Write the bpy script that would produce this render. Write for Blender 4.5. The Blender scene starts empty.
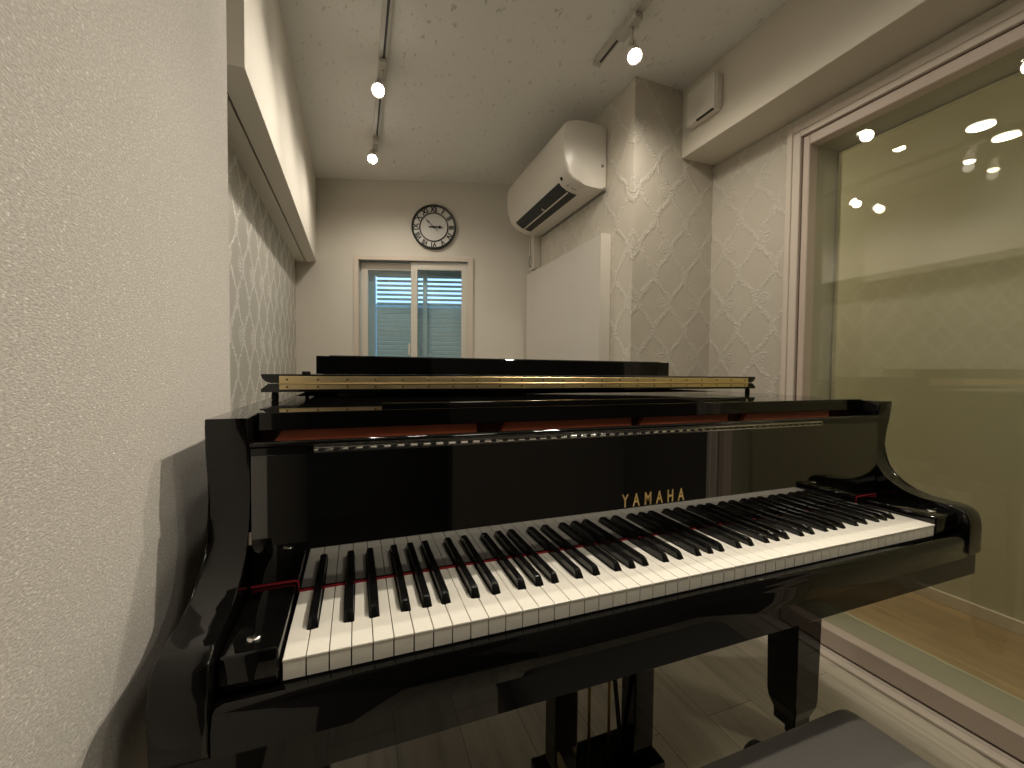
import bpy, bmesh, math, random
from mathutils import Vector, Matrix
random.seed(7)
S = bpy.context.scene
COL = S.collection

# ------------------------------------------------------------------ camera, world, exposure
CAM_LOC = Vector((0.07674, -0.50342, 1.04798))
yaw, pit, roll = math.radians(20.551), math.radians(1.7397), math.radians(-0.5329)
fwd = Vector((math.sin(yaw)*math.cos(pit), math.cos(yaw)*math.cos(pit), -math.sin(pit)))
r0 = Vector((math.cos(yaw), -math.sin(yaw), 0)); d0 = fwd.cross(r0)
rgt = math.cos(roll)*r0 + math.sin(roll)*d0
dwn = -math.sin(roll)*r0 + math.cos(roll)*d0
cam_data = bpy.data.cameras.new('camera')
cam_data.sensor_width = 36.0; cam_data.sensor_fit = 'HORIZONTAL'
cam_data.lens = 415.712/1024*36.0
cam_data.clip_start = 0.02; cam_data.clip_end = 60
cam = bpy.data.objects.new('camera', cam_data)
m3 = Matrix((rgt, -dwn, -fwd)).transposed()
cam.matrix_world = Matrix.Translation(CAM_LOC) @ m3.to_4x4()
COL.objects.link(cam); S.camera = cam

world = bpy.data.worlds.new('sky'); S.world = world; world.use_nodes = True
wn = world.node_tree.nodes; wn['Background'].inputs['Color'].default_value = (0.42, 0.66, 1.0, 1)
wn['Background'].inputs['Strength'].default_value = 1.5

S.view_settings.view_transform = 'Standard'; S.view_settings.look = 'None'
S.view_settings.gamma = 1.0; S.view_settings.use_curve_mapping = False
S.view_settings.exposure = 0.52

WARM = (1.0, 0.90, 0.76)
SPOT_W = 13.0        # watts of each track spot
FILL_W = 3.2       # wide fill light added at each spot
ROUND_W = 2.5        # round ceiling lamp
HALL_W = 8.0        # unseen lamps added in the corridor behind the glass
BEHIND_W = 2.5      # unseen fill lamp added over the player's side

# ------------------------------------------------------------------ helpers
def new_mat(name, color=(0.8,0.8,0.8), rough=0.5, metal=0.0, **kw):
    m = bpy.data.materials.new(name); m.use_nodes = True
    b = m.node_tree.nodes['Principled BSDF']
    b.inputs['Base Color'].default_value = (*color, 1)
    b.inputs['Roughness'].default_value = rough
    b.inputs['Metallic'].default_value = metal
    for k, v in kw.items(): b.inputs[k.replace('_', ' ')].default_value = v
    return m
def N(m, t, **props):
    n = m.node_tree.nodes.new(t)
    for k, v in props.items(): setattr(n, k, v)
    return n
def L(m, a, b): m.node_tree.links.new(a, b)
def bsdf(m): return m.node_tree.nodes['Principled BSDF']
def math_node(m, op, a, b=None, c=None):
    n = N(m, 'ShaderNodeMath', operation=op)
    for i, v in enumerate((a, b, c)):
        if v is None: continue
        if isinstance(v, (int, float)): n.inputs[i].default_value = v
        else: L(m, v, n.inputs[i])
    return n.outputs[0]
def pos_node(m):
    return N(m, 'ShaderNodeNewGeometry').outputs['Position']
def mapping(m, vec, scale=(1,1,1), rot=(0,0,0), loc=(0,0,0)):
    n = N(m, 'ShaderNodeMapping'); L(m, vec, n.inputs['Vector'])
    n.inputs['Scale'].default_value = scale; n.inputs['Rotation'].default_value = rot; n.inputs['Location'].default_value = loc
    return n.outputs[0]
def noise(m, vec, scale, detail=3, rough=0.5):
    n = N(m, 'ShaderNodeTexNoise'); n.inputs['Scale'].default_value = scale
    n.inputs['Detail'].default_value = detail; n.inputs['Roughness'].default_value = rough
    L(m, vec, n.inputs['Vector']); return n.outputs['Fac']
def ramp(m, fac, stops):
    n = N(m, 'ShaderNodeValToRGB'); e = n.color_ramp.elements
    while len(e) < len(stops): e.new(0.5)
    for i, (p, c) in enumerate(stops):
        e[i].position = p; e[i].color = (*c, 1) if len(c) == 3 else c
    L(m, fac, n.inputs[0]); return n.outputs[0]
def bump(m, height, strength=0.3, dist=0.001):
    n = N(m, 'ShaderNodeBump'); n.inputs['Strength'].default_value = strength; n.inputs['Distance'].default_value = dist
    L(m, height, n.inputs['Height']); L(m, n.outputs[0], bsdf(m).inputs['Normal'])
    return n

def bm_new(): return bmesh.new()
def add_box(bm, x0, x1, y0, y1, z0, z1, bevel=0.0, seg=2, mi=0, mat=None):
    vs = [bm.verts.new((x, y, z)) for x in (x0, x1) for y in (y0, y1) for z in (z0, z1)]
    if mat is not None:
        for v in vs: v.co = mat @ v.co
    F = [(0,1,3,2), (4,6,7,5), (0,4,5,1), (2,3,7,6), (0,2,6,4), (1,5,7,3)]
    fs = [bm.faces.new([vs[i] for i in f]) for f in F]
    for f in fs: f.material_index = mi
    if bevel > 0:
        es = list({e for f in fs for e in f.edges})
        r = bmesh.ops.bevel(bm, geom=es, offset=bevel, segments=seg, affect='EDGES', profile=0.5)
        for f in r['faces']: f.material_index = mi
    return vs
def add_prism(bm, pts, lo, hi, axis='X', bevel=0.0, seg=2, mi=0):
    """extrude a closed 2-D outline along an axis. X: pts=(y,z); Y: pts=(x,z); Z: pts=(x,y)"""
    def P(p, t):
        if axis == 'X': return (t, p[0], p[1])
        if axis == 'Y': return (p[0], t, p[1])
        return (p[0], p[1], t)
    a = [bm.verts.new(P(p, lo)) for p in pts]; b = [bm.verts.new(P(p, hi)) for p in pts]
    n = len(pts); fs = []
    fa = bm.faces.new(a); fb = bm.faces.new(list(reversed(b))); fs += [fa, fb]
    for i in range(n):
        j = (i+1) % n; fs.append(bm.faces.new((a[i], b[i], b[j], a[j])))
    for f in fs: f.material_index = mi
    if bevel > 0:
        es = list(fa.edges) + list(fb.edges)
        r = bmesh.ops.bevel(bm, geom=es, offset=bevel, segments=seg, affect='EDGES', profile=0.5)
        for f in r['faces']: f.material_index = mi
    return fs
def add_tube(bm, pts, r, n=10, mi=0):
    pts = [Vector(p) for p in pts]; rings = []
    for i, p in enumerate(pts):
        d = (pts[min(i+1, len(pts)-1)] - pts[max(i-1, 0)]).normalized()
        up = Vector((0, 0, 1)) if abs(d.z) < 0.9 else Vector((1, 0, 0))
        u = d.cross(up).normalized(); v = d.cross(u)
        rr = r[i] if isinstance(r, (list, tuple)) else r
        rings.append([bm.verts.new(p + rr*(math.cos(t*2*math.pi/n)*u + math.sin(t*2*math.pi/n)*v)) for t in range(n)])
    for a, b in zip(rings, rings[1:]):
        for k in range(n):
            f = bm.faces.new((a[k], a[(k+1) % n], b[(k+1) % n], b[k])); f.material_index = mi; f.smooth = True
    bm.faces.new(list(reversed(rings[0]))).material_index = mi; bm.faces.new(rings[-1]).material_index = mi
def add_lathe(bm, prof, n=32, mat=None, mi=0, smooth=True):
    """prof = (radius, height) pairs, axis Z; mat places it"""
    M = mat or Matrix.Identity(4); rings = []
    for r, h in prof:
        rings.append([bm.verts.new(M @ Vector((r*math.cos(2*math.pi*k/n), r*math.sin(2*math.pi*k/n), h))) for k in range(n)])
    for a, b in zip(rings, rings[1:]):
        for k in range(n):
            f = bm.faces.new((a[k], a[(k+1) % n], b[(k+1) % n], b[k])); f.material_index = mi; f.smooth = smooth
    bm.faces.new(list(reversed(rings[0]))).material_index = mi; bm.faces.new(rings[-1]).material_index = mi
def obj(name, bm, mats, parent=None, smooth_angle=None):
    bmesh.ops.recalc_face_normals(bm, faces=bm.faces)
    me = bpy.data.meshes.new(name); bm.to_mesh(me); bm.free()
    for m in (mats if isinstance(mats, (list, tuple)) else [mats]): me.materials.append(m)
    o = bpy.data.objects.new(name, me); COL.objects.link(o)
    if parent is not None:
        o.parent = parent
        o.matrix_parent_inverse = world_of(parent).inverted()
    if smooth_angle is not None:
        for p in me.polygons: p.use_smooth = True
        me.set_sharp_from_angle(angle=math.radians(smooth_angle))
    return o
def world_of(o):
    m = Matrix.LocRotScale(o.location, o.rotation_euler, o.scale)
    return (world_of(o.parent) @ o.matrix_parent_inverse @ m) if o.parent else m
def tag(o, label=None, cat=None, group=None, kind=None):
    if label: o['label'] = label
    if cat: o['category'] = cat
    if group: o['group'] = group
    if kind: o['kind'] = kind
    return o
def thing(name, label, cat, loc, group=None, rotz=0):
    o = bpy.data.objects.new(name, None); COL.objects.link(o); o.location = loc; o.rotation_euler = (0, 0, rotz)
    o.empty_display_size = 0.05
    return tag(o, label, cat, group)
def struct(name, bm, mats, **k):
    o = obj(name, bm, mats, **k); o['kind'] = 'structure'; return o
def lerp(a, b, t): return a + (b-a)*t

# ------------------------------------------------------------------ materials
def mat_woven():
    m = new_mat('woven_wallpaper', (0.70, 0.655, 0.58), 0.55)
    p = pos_node(m)
    a = noise(m, mapping(m, p, (1, 260, 560)), 1.0, 2, 0.55)
    b = noise(m, mapping(m, p, (1, 800, 900)), 1.0, 2, 0.5)
    c = noise(m, p, 9, 2)
    h = math_node(m, 'ADD', math_node(m, 'MULTIPLY', a, 1.0), math_node(m, 'MULTIPLY', b, 0.5))
    bump(m, h, 0.9, 0.0006)
    colr = ramp(m, math_node(m, 'MULTIPLY', h, 0.55), [(0.30, (0.44, 0.415, 0.37)), (0.55, (0.62, 0.59, 0.54))])
    th = ramp(m, noise(m, mapping(m, p, (1, 190, 620), loc=(5, 2, 1)), 1.0, 2, 0.5), [(0.60, (0, 0, 0)), (0.70, (1, 1, 1))])
    mx = N(m, 'ShaderNodeMix', data_type='RGBA'); L(m, math_node(m, 'MULTIPLY', th, 0.8), mx.inputs['Factor'])
    L(m, colr, mx.inputs['A']); mx.inputs['B'].default_value = (0.84, 0.81, 0.76, 1)
    L(m, mx.outputs['Result'], bsdf(m).inputs['Base Color'])
    L(m, math_node(m, 'MULTIPLY_ADD', c, 0.15, 0.72), bsdf(m).inputs['Roughness']); bsdf(m).inputs['Specular IOR Level'].default_value = 0.25
    return m
def mat_plain(name, col, fine=900):
    m = new_mat(name, col, 0.8); bsdf(m).inputs['Specular IOR Level'].default_value = 0.3
    p = pos_node(m)
    h = noise(m, p, fine*0.35, 3, 0.6); bump(m, h, 0.35, 0.0012)
    return m
def mat_damask(name, base, light, horiz='Y', zshift=0.0, wobble=0.035):
    """embossed ogee wallpaper: two mirrored wave families and a medallion in every cell"""
    m = new_mat(name, base, 0.5)
    sep = N(m, 'ShaderNodeSeparateXYZ'); L(m, pos_node(m), sep.inputs[0])
    z = math_node(m, 'ADD', sep.outputs['Z'], zshift)
    if horiz == 'XY': u = math_node(m, 'ADD', sep.outputs['X'], sep.outputs['Y'])
    else: u = sep.outputs[horiz]
    wob = math_node(m, 'MULTIPLY_ADD', noise(m, pos_node(m), 38, 3, 0.7), wobble, -wobble/2)
    W, P = 0.18, 0.26
    uu = math_node(m, 'ADD', math_node(m, 'DIVIDE', u, W), math_node(m, 'MULTIPLY', wob, 6.0))
    ph = math_node(m, 'MULTIPLY', z, 2*math.pi/P)
    wave = math_node(m, 'MULTIPLY', math_node(m, 'COSINE', ph), 0.235)
    def dist(sign):
        s = math_node(m, 'ADD' if sign > 0 else 'SUBTRACT', uu, wave)
        f = math_node(m, 'SUBTRACT', math_node(m, 'FRACT', math_node(m, 'ADD', s, 0.25 if sign > 0 else 0.75)), 0.5)
        return math_node(m, 'ABSOLUTE', f)
    d = math_node(m, 'MINIMUM', dist(1), dist(-1))
    line = N(m, 'ShaderNodeMapRange', interpolation_type='SMOOTHSTEP'); L(m, d, line.inputs['Value'])
    line.inputs['From Min'].default_value = 0.12; line.inputs['From Max'].default_value = 0.02
    # medallion rings
    fr_ = noise(m, pos_node(m), 120, 2, 0.6)
    fine = ramp(m, fr_, [(0.38, (0, 0, 0)), (0.60, (1, 1, 1))])
    cu = math_node(m, 'SUBTRACT', math_node(m, 'FRACT', math_node(m, 'ADD', uu, 0.25)), 0.5)
    cz = math_node(m, 'SUBTRACT', math_node(m, 'FRACT', math_node(m, 'DIVIDE', z, P)), 0.5)
    rad = math_node(m, 'SQRT', math_node(m, 'ADD', math_node(m, 'MULTIPLY', cu, cu), math_node(m, 'MULTIPLY', math_node(m, 'MULTIPLY', cz, cz), 2.2)))
    ring = math_node(m, 'ABSOLUTE', math_node(m, 'SINE', math_node(m, 'MULTIPLY', rad, 40)))
    inr = N(m, 'ShaderNodeMapRange', interpolation_type='SMOOTHSTEP'); L(m, rad, inr.inputs['Value'])
    inr.inputs['From Min'].default_value = 0.24; inr.inputs['From Max'].default_value = 0.12
    med = math_node(m, 'MULTIPLY', math_node(m, 'MULTIPLY', ring, inr.outputs[0]), 0.6)
    lace = math_node(m, 'MULTIPLY', line.outputs[0], math_node(m, 'MULTIPLY_ADD', fine, 0.75, 0.25))
    hgt = math_node(m, 'MINIMUM', math_node(m, 'MAXIMUM', lace, med), 1.0)
    mix = N(m, 'ShaderNodeMix', data_type='RGBA'); L(m, hgt, mix.inputs['Factor'])
    mix.inputs['A'].default_value = (*base, 1); mix.inputs['B'].default_value = (*light, 1)
    L(m, mix.outputs['Result'], bsdf(m).inputs['Base Color'])
    L(m, math_node(m, 'MULTIPLY_ADD', hgt, -0.22, 0.52), bsdf(m).inputs['Roughness'])
    hh = math_node(m, 'ADD', hgt, math_node(m, 'MULTIPLY', noise(m, pos_node(m), 260, 2), 0.25))
    bump(m, hh, 0.7, 0.004)
    return m
def mat_ceiling():
    m = new_mat('fissured_ceiling_paper', (0.75, 0.73, 0.68), 0.7)
    p = pos_node(m)
    f = noise(m, mapping(m, p, (34, 15, 20), (0, 0, 0.25)), 1.6, 4, 0.65)
    g = noise(m, p, 120, 2, 0.6)
    fis = ramp(m, f, [(0.31, (0.25, 0.25, 0.25)), (0.385, (1, 1, 1))])
    mix = N(m, 'ShaderNodeMix', data_type='RGBA', blend_type='MULTIPLY'); mix.inputs['Factor'].default_value = 0.38
    mix.inputs['A'].default_value = (0.86, 0.84, 0.80, 1); L(m, fis, mix.inputs['B'])
    L(m, mix.outputs['Result'], bsdf(m).inputs['Base Color'])
    bump(m, math_node(m, 'ADD', fis, math_node(m, 'MULTIPLY', g, 0.4)), 0.6, 0.003)
    return m
def mat_planks(name, c1, c2, c3):
    m = new_mat(name, c1, 0.38)
    p = pos_node(m)
    sw = mapping(m, p, (1, 1, 1), (0, 0, math.radians(90)))
    br = N(m, 'ShaderNodeTexBrick'); L(m, sw, br.inputs['Vector'])
    br.inputs['Scale'].default_value = 1.0; br.inputs['Brick Width'].default_value = 1.2; br.inputs['Row Height'].default_value = 0.18
    br.inputs['Mortar Size'].default_value = 0.0012; br.offset = 0.37
    br.inputs['Color1'].default_value = (0, 0, 0, 1); br.inputs['Color2'].default_value = (1, 1, 1, 1); br.inputs['Mortar'].default_value = (0.4, 0.4, 0.4, 1)
    grain = noise(m, mapping(m, p, (26, 2.2, 1)), 1.0, 6, 0.65)
    knots = noise(m, mapping(m, p, (9, 3.0, 1), loc=(3, 1, 0)), 1.3, 4, 0.6)
    col = ramp(m, grain, [(0.25, c3), (0.5, c1), (0.8, c2)])
    kn = ramp(m, knots, [(0.62, (1, 1, 1)), (0.76, (0.42, 0.38, 0.33))])
    a = N(m, 'ShaderNodeMix', data_type='RGBA', blend_type='MULTIPLY'); a.inputs['Factor'].default_value = 0.8
    L(m, col, a.inputs['A']); L(m, kn, a.inputs['B'])
    tone = ramp(m, br.outputs['Color'], [(0.0, (0.8, 0.79, 0.78)), (1.0, (1.12, 1.1, 1.06))])
    b = N(m, 'ShaderNodeMix', data_type='RGBA', blend_type='MULTIPLY'); b.inputs['Factor'].default_value = 1.0
    L(m, a.outputs['Result'], b.inputs['A']); L(m, tone, b.inputs['B'])
    c = N(m, 'ShaderNodeMix', data_type='RGBA'); L(m, br.outputs['Fac'], c.inputs['Factor'])
    L(m, b.outputs['Result'], c.inputs['A']); c.inputs['B'].default_value = (0.22, 0.19, 0.15, 1)
    L(m, c.outputs['Result'], bsdf(m).inputs['Base Color'])
    bump(m, grain, 0.15, 0.001)
    return m
def mat_glass(name, tint, f0=0.045, rough=0.0):
    m = bpy.data.materials.new(name); m.use_nodes = True; nt = m.node_tree; nt.nodes.clear()
    out = N(m, 'ShaderNodeOutputMaterial'); mixs = N(m, 'ShaderNodeMixShader')
    t = N(m, 'ShaderNodeBsdfTransparent'); t.inputs[0].default_value = (*tint, 1)
    g = N(m, 'ShaderNodeBsdfGlossy'); g.inputs['Roughness'].default_value = rough; g.inputs['Color'].default_value = (1, 1, 1, 1)
    lw = N(m, 'ShaderNodeLayerWeight'); lw.inputs['Blend'].default_value = 0.5
    f5 = math_node(m, 'POWER', lw.outputs['Facing'], 5.0)
    fr = math_node(m, 'MULTIPLY_ADD', f5, 1-f0, f0)
    L(m, fr, mixs.inputs[0]); L(m, t.outputs[0], mixs.inputs[1]); L(m, g.outputs[0], mixs.inputs[2]); L(m, mixs.outputs[0], out.inputs[0])
    return m
def mat_emit(name, col, strength):
    m = new_mat(name, (0.9, 0.9, 0.9), 0.4)
    bsdf(m).inputs['Emission Color'].default_value = (*col, 1); bsdf(m).inputs['Emission Strength'].default_value = strength
    return m

M_WOVEN = mat_woven()
M_WALL = mat_plain('cream_wallpaper', (0.74, 0.70, 0.62))
M_WALLR = mat_plain('cream_wallpaper_warm', (0.70, 0.65, 0.55))
M_DAM_L = mat_damask('damask_wallpaper_left', (0.46, 0.44, 0.385), (0.88, 0.85, 0.79), 'Y', 0.0, 0.06)
M_DAM_R = mat_damask('damask_wallpaper_right', (0.60, 0.555, 0.47), (0.72, 0.675, 0.59), 'XY', 0.05, 0.05)
M_CEIL = mat_ceiling()
M_REAR = mat_plain('darkened_rear_wall', (0.10, 0.092, 0.08))  # rear walls darkened in colour so the lacquer mirrors little light
M_FLOOR = mat_planks('pale_vinyl_planks', (0.60, 0.555, 0.465), (0.70, 0.655, 0.56), (0.40, 0.36, 0.285))
M_FLOOR2 = mat_planks('corridor_planks', (0.36, 0.25, 0.14), (0.44, 0.32, 0.19), (0.27, 0.18, 0.09))
M_TRIM = new_mat('ivory_trim', (0.70, 0.62, 0.53), 0.4)
M_TRIMD = new_mat('brown_gasket', (0.12, 0.055, 0.04), 0.5)
M_PINK = new_mat('pinkish_frame', (0.60, 0.50, 0.42), 0.42)
M_HALL = new_mat('corridor_wallpaper', (0.56, 0.53, 0.41), 0.6)
M_GREENREV = new_mat('reveal_lining', (0.46, 0.44, 0.35), 0.45)
M_GLASS = mat_glass('studio_glass', (0.955, 0.96, 0.925), 0.05)
M_WGLASS = mat_glass('window_glass', (0.86, 0.93, 0.95), 0.05)
M_BLACK = new_mat('polished_ebony_lacquer', (0.0035, 0.0033, 0.003), 0.03, IOR=1.5)
M_FALL = new_mat('polished_ebony_fallboard', (0.0035, 0.0033, 0.003), 0.02, IOR=2.1)
M_BLACKC = new_mat('polished_ebony_case', (0.004, 0.0038, 0.0034), 0.06, IOR=1.6)
nz = noise(M_BLACKC, pos_node(M_BLACKC), 3, 2)
L(M_BLACKC, math_node(M_BLACKC, 'MULTIPLY_ADD', nz, 0.04, 0.04), bsdf(M_BLACKC).inputs['Roughness'])
M_BKEY = new_mat('black_key_satin', (0.006, 0.006, 0.006), 0.2)
M_WKEY = new_mat('ivory_key', (0.88, 0.845, 0.75), 0.25)
M_FELT = new_mat('red_felt', (0.30, 0.008, 0.022), 0.9)
M_REDWOOD = new_mat('red_stained_wood', (0.30, 0.055, 0.022), 0.45)
g_ = noise(M_REDWOOD, mapping(M_REDWOOD, pos_node(M_REDWOOD), (6, 60, 60)), 1.0, 3)
L(M_REDWOOD, ramp(M_REDWOOD, g_, [(0.3, (0.50, 0.12, 0.055)), (0.7, (0.64, 0.17, 0.08))]), bsdf(M_REDWOOD).inputs['Base Color'])
M_REDDARK = new_mat('dark_red_wood', (0.10, 0.016, 0.009), 0.5)
M_BRASS = new_mat('polished_brass', (0.97, 0.77, 0.42), 0.36, 1.0)
g_ = noise(M_BRASS, mapping(M_BRASS, pos_node(M_BRASS), (14, 1, 4)), 1.0, 2)
L(M_BRASS, math_node(M_BRASS, 'MULTIPLY_ADD', g_, 0.3, 0.22), bsdf(M_BRASS).inputs['Roughness'])
M_SCREW = new_mat('dark_brass_screw', (0.30, 0.19, 0.06), 0.4, 1.0)
M_GOLD = new_mat('gold_lettering', (0.78, 0.56, 0.22), 0.35, 0.6)
M_CHROME = new_mat('chrome', (0.75, 0.73, 0.70), 0.15, 1.0)
M_RUBBER = new_mat('black_rubber', (0.01, 0.01, 0.01), 0.7)
M_ACW = new_mat('white_plastic', (0.74, 0.70, 0.62), 0.3)
M_ACD = new_mat('dark_vent', (0.012, 0.012, 0.012), 0.5)
M_GREY = new_mat('grey_plastic', (0.22, 0.21, 0.19), 0.5)
M_BOARD = new_mat('white_board', (0.66, 0.625, 0.565), 0.5)
M_BOARDE = mat_plain('white_board_edge', (0.68, 0.64, 0.56))
M_TRACK = new_mat('white_aluminium_track', (0.55, 0.52, 0.47), 0.4)
M_SLOT = new_mat('dark_slot', (0.025, 0.02, 0.016), 0.6)
M_BULB = mat_emit('lamp_glow', (1.0, 0.93, 0.80), 22)
M_DISC = mat_emit('round_lamp_glow', (1.0, 0.94, 0.78), 9)
M_LEATHER = new_mat('black_leatherette', (0.095, 0.09, 0.082), 0.42)
g_ = noise(M_LEATHER, pos_node(M_LEATHER), 420, 3, 0.6); bump(M_LEATHER, g_, 0.35, 0.001)
M_CLKB = new_mat('clock_black', (0.012, 0.012, 0.011), 0.4)
M_CLKF = new_mat('clock_face', (0.74, 0.72, 0.68), 0.5)
M_SLAT = new_mat('grey_shutter_slat', (0.58, 0.64, 0.63), 0.5)
M_SASH = new_mat('white_sash', (0.72, 0.68, 0.60), 0.35)
M_OUT = new_mat('neighbour_wall', (0.45, 0.52, 0.50), 0.8)
M_SHADOWGAP = new_mat('soffit_panel', (0.52, 0.50, 0.45), 0.5)
M_DARKRECESS = new_mat('black_recess', (0.02, 0.018, 0.016), 0.8)  # near black, puts a dark patch into the fallboard reflection

# ------------------------------------------------------------------ room shell
H = 2.40
XL, XR = -0.155, 1.745            # near left wall face, right wall / window frame face
XA, XB = -0.325, -0.187           # alcove wall face, soffit beam face
YB = -1.5                         # wall behind the player
YP, XP = 1.118, 1.272             # pier front face, air-conditioner wall face
BA = Vector((-0.187, 2.776)); BD = Vector((1.126, 2.354)); BU = (BD-BA).normalized(); BN = Vector((BU.y, -BU.x))
if BN.y > 0: BN = -BN             # points into the room
def bw(s, off=0.0): return BA + BU*s + BN*off      # a point of the slanted far wall

bm = bm_new(); add_box(bm, -0.9, XR+0.02, YB-0.1, 3.4, -0.06, 0.0); struct('floor', bm, M_FLOOR)
bm = bm_new(); add_box(bm, -0.9, XR+0.15, YB-0.1, 3.4, H, H+0.08); struct('ceiling', bm, M_CEIL)
bm = bm_new(); add_box(bm, -0.60, XL, -0.50, 0.458, 0, H, 0.002, 1); struct('wall_left', bm, M_WOVEN)
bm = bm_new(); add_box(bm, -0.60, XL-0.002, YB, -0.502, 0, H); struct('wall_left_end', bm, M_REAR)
bm = bm_new(); add_box(bm, -0.60, XA, 0.458, 3.3, 0, H); struct('wall_left_alcove', bm, M_DAM_L)
# soffit beam with a dark slot along its underside
bm = bm_new()
ZB = 1.812
def far_y(x): return BA.y + (x-BA.x)*BU.y/BU.x
for (xa, xb, z0) in ((XA, -0.262, ZB), (-0.255, XB, ZB), (-0.262, -0.255, ZB+0.02)):
    vs = []
    pts = [(xa, 0.748), (xb, 0.748), (xb, far_y(xb)), (xa, far_y(xa))]
    add_prism(bm, pts, z0, H, 'Z')
struct('wall_left_beam', bm, M_WALL)
bm = bm_new(); add_box(bm, -0.262, -0.255, 0.75, 2.79, ZB+0.012, ZB+0.02); struct('trim_1', bm, M_SLOT)
# slanted far wall with the window opening
WS0, WS1, WZ0, WZ1 = 0.285, 1.085, 0.92, 1.845
bm = bm_new()
def bwall_piece(s0, s1, z0, z1):
    a, b = bw(s0), bw(s1); c, d = bw(s1, -0.14), bw(s0, -0.14)
    add_prism(bm, [a, b, c, d], z0, z1, 'Z')
bwall_piece(-0.25, WS0, 0, H); bwall_piece(WS1, 1.75, 0, H); bwall_piece(WS0, WS1, 0, WZ0); bwall_piece(WS0, WS1, WZ1, H)
struct('wall_back', bm, M_WALL)
# pier and wall under the air conditioner: one solid, damask paper
bm = bm_new(); add_prism(bm, [(XP, YP), (XR+0.15, YP), (XR+0.15, 2.6), (XP, 2.6)], 0, H, 'Z', 0.003, 2)
struct('wall_right_pier', bm, M_DAM_R)
# right wall: strip beside the window, beam above, wall past the window behind the player
GY0, GY1, GZ1 = -0.80, 0.728, 2.045   # outer edge of the window casing
bm = bm_new(); add_box(bm, XR, XR+0.15, GY1-0.02, YP, 0, 2.075); struct('wall_right', bm, M_DAM_R)
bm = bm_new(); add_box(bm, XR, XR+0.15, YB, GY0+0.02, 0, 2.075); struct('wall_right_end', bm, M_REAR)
bm = bm_new(); add_box(bm, XR, XR+0.15, GY0+0.02, GY1-0.02, GZ1-0.02, 2.075); struct('wall_right_lintel', bm, M_WALLR)
bm = bm_new(); add_box(bm, 1.545, XR+0.15, YB, YP, 2.078, H, 0.002, 1); struct('wall_right_beam', bm, M_WALLR)
# wall behind the player, with a black recess added for a dark reflection
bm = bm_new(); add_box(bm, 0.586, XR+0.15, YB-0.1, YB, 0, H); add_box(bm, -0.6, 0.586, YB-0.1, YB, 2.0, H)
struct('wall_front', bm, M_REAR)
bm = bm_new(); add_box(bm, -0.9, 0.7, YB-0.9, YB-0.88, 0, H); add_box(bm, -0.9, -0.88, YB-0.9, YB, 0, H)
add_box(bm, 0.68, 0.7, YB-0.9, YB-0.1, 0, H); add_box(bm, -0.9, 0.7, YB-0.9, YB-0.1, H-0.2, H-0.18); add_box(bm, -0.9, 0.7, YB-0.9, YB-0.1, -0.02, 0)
struct('wall_front_dark_recess', bm, M_DARKRECESS)

# ------------------------------------------------------------------ big studio window
FY0, FY1 = GY0+0.055, 0.672      # inner edge of casing
IY0, IY1, IZ0, IZ1 = GY0+0.10, 0.640, 0.088, 1.948     # glazed opening
def frame_ring(bm, x0, x1, yo0, yo1, zo0, zo1, yi0, yi1, zi0, zi1, bev=0.002):
    add_box(bm, x0, x1, yo0, yi0, zo0, zo1, bev, 1); add_box(bm, x0, x1, yi1, yo1, zo0, zo1, bev, 1)
    add_box(bm, x0, x1, yi0, yi1, zi1, zo1, bev, 1); add_box(bm, x0, x1, yi0, yi1, zo0, zi0, bev, 1)
win = tag(bpy.data.objects.new('window_1', None), kind='structure'); COL.objects.link(win); win.location = (XR, 0, 0)
win['label'] = 'large fixed studio window in double glazing beside the piano'
bm = bm_new()
frame_ring(bm, XR-0.012, XR+0.02, GY0, GY1, 0.0, GZ1, FY0, FY1, 0.012, 1.992)
frame_ring(bm, XR-0.018, XR-0.010, GY0+0.004, GY1-0.004, 0.0, GZ1-0.004, FY0-0.03, FY1+0.03, 0.008, 2.014)
obj('window_casing', bm, M_TRIM, win)
bm = bm_new(); frame_ring(bm, XR+0.004, XR+0.03, FY0, FY1, 0.012, 1.992, FY0+0.012, FY1-0.006, 0.02, 1.984, 0)
obj('window_gasket', bm, M_TRIMD, win)
bm = bm_new(); frame_ring(bm, XR-0.004, XR+0.045, FY0+0.008, FY1-0.006, 0.018, 1.986, IY0, IY1, IZ0, IZ1, 0.003)
obj('window_frame', bm, M_PINK, win)
bm = bm_new(); frame_ring(bm, XR+0.045, XR+0.19, IY0-0.03, IY1+0.03, IZ0-0.04, IZ1+0.03, IY0-0.004, IY1+0.004, IZ0-0.004, IZ1+0.004, 0)
obj('window_reveal', bm, M_GREENREV, win)
bm = bm_new(); add_box(bm, 1.785, 1.791, IY0-0.004, IY1+0.004, IZ0-0.004, IZ1+0.004); obj('window_pane', bm, M_GLASS, win)
bm = bm_new(); add_box(bm, 1.915, 1.923, IY0-0.004, IY1+0.004, IZ0-0.004, IZ1+0.004); obj('window_pane', bm, M_GLASS, win)
bm = bm_new()
for (y0, y1, z0, z1) in ((IY1-0.004, IY1+0.003, IZ0, IZ1), (IY0-0.003, IY0+0.004, IZ0, IZ1)):
    add_box(bm, 1.909, 1.929, y0, y1, z0, z1)
add_box(bm, 1.909, 1.929, IY0, IY1, IZ1-0.004, IZ1+0.003)
obj('window_bead', bm, M_CHROME, win)

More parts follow.
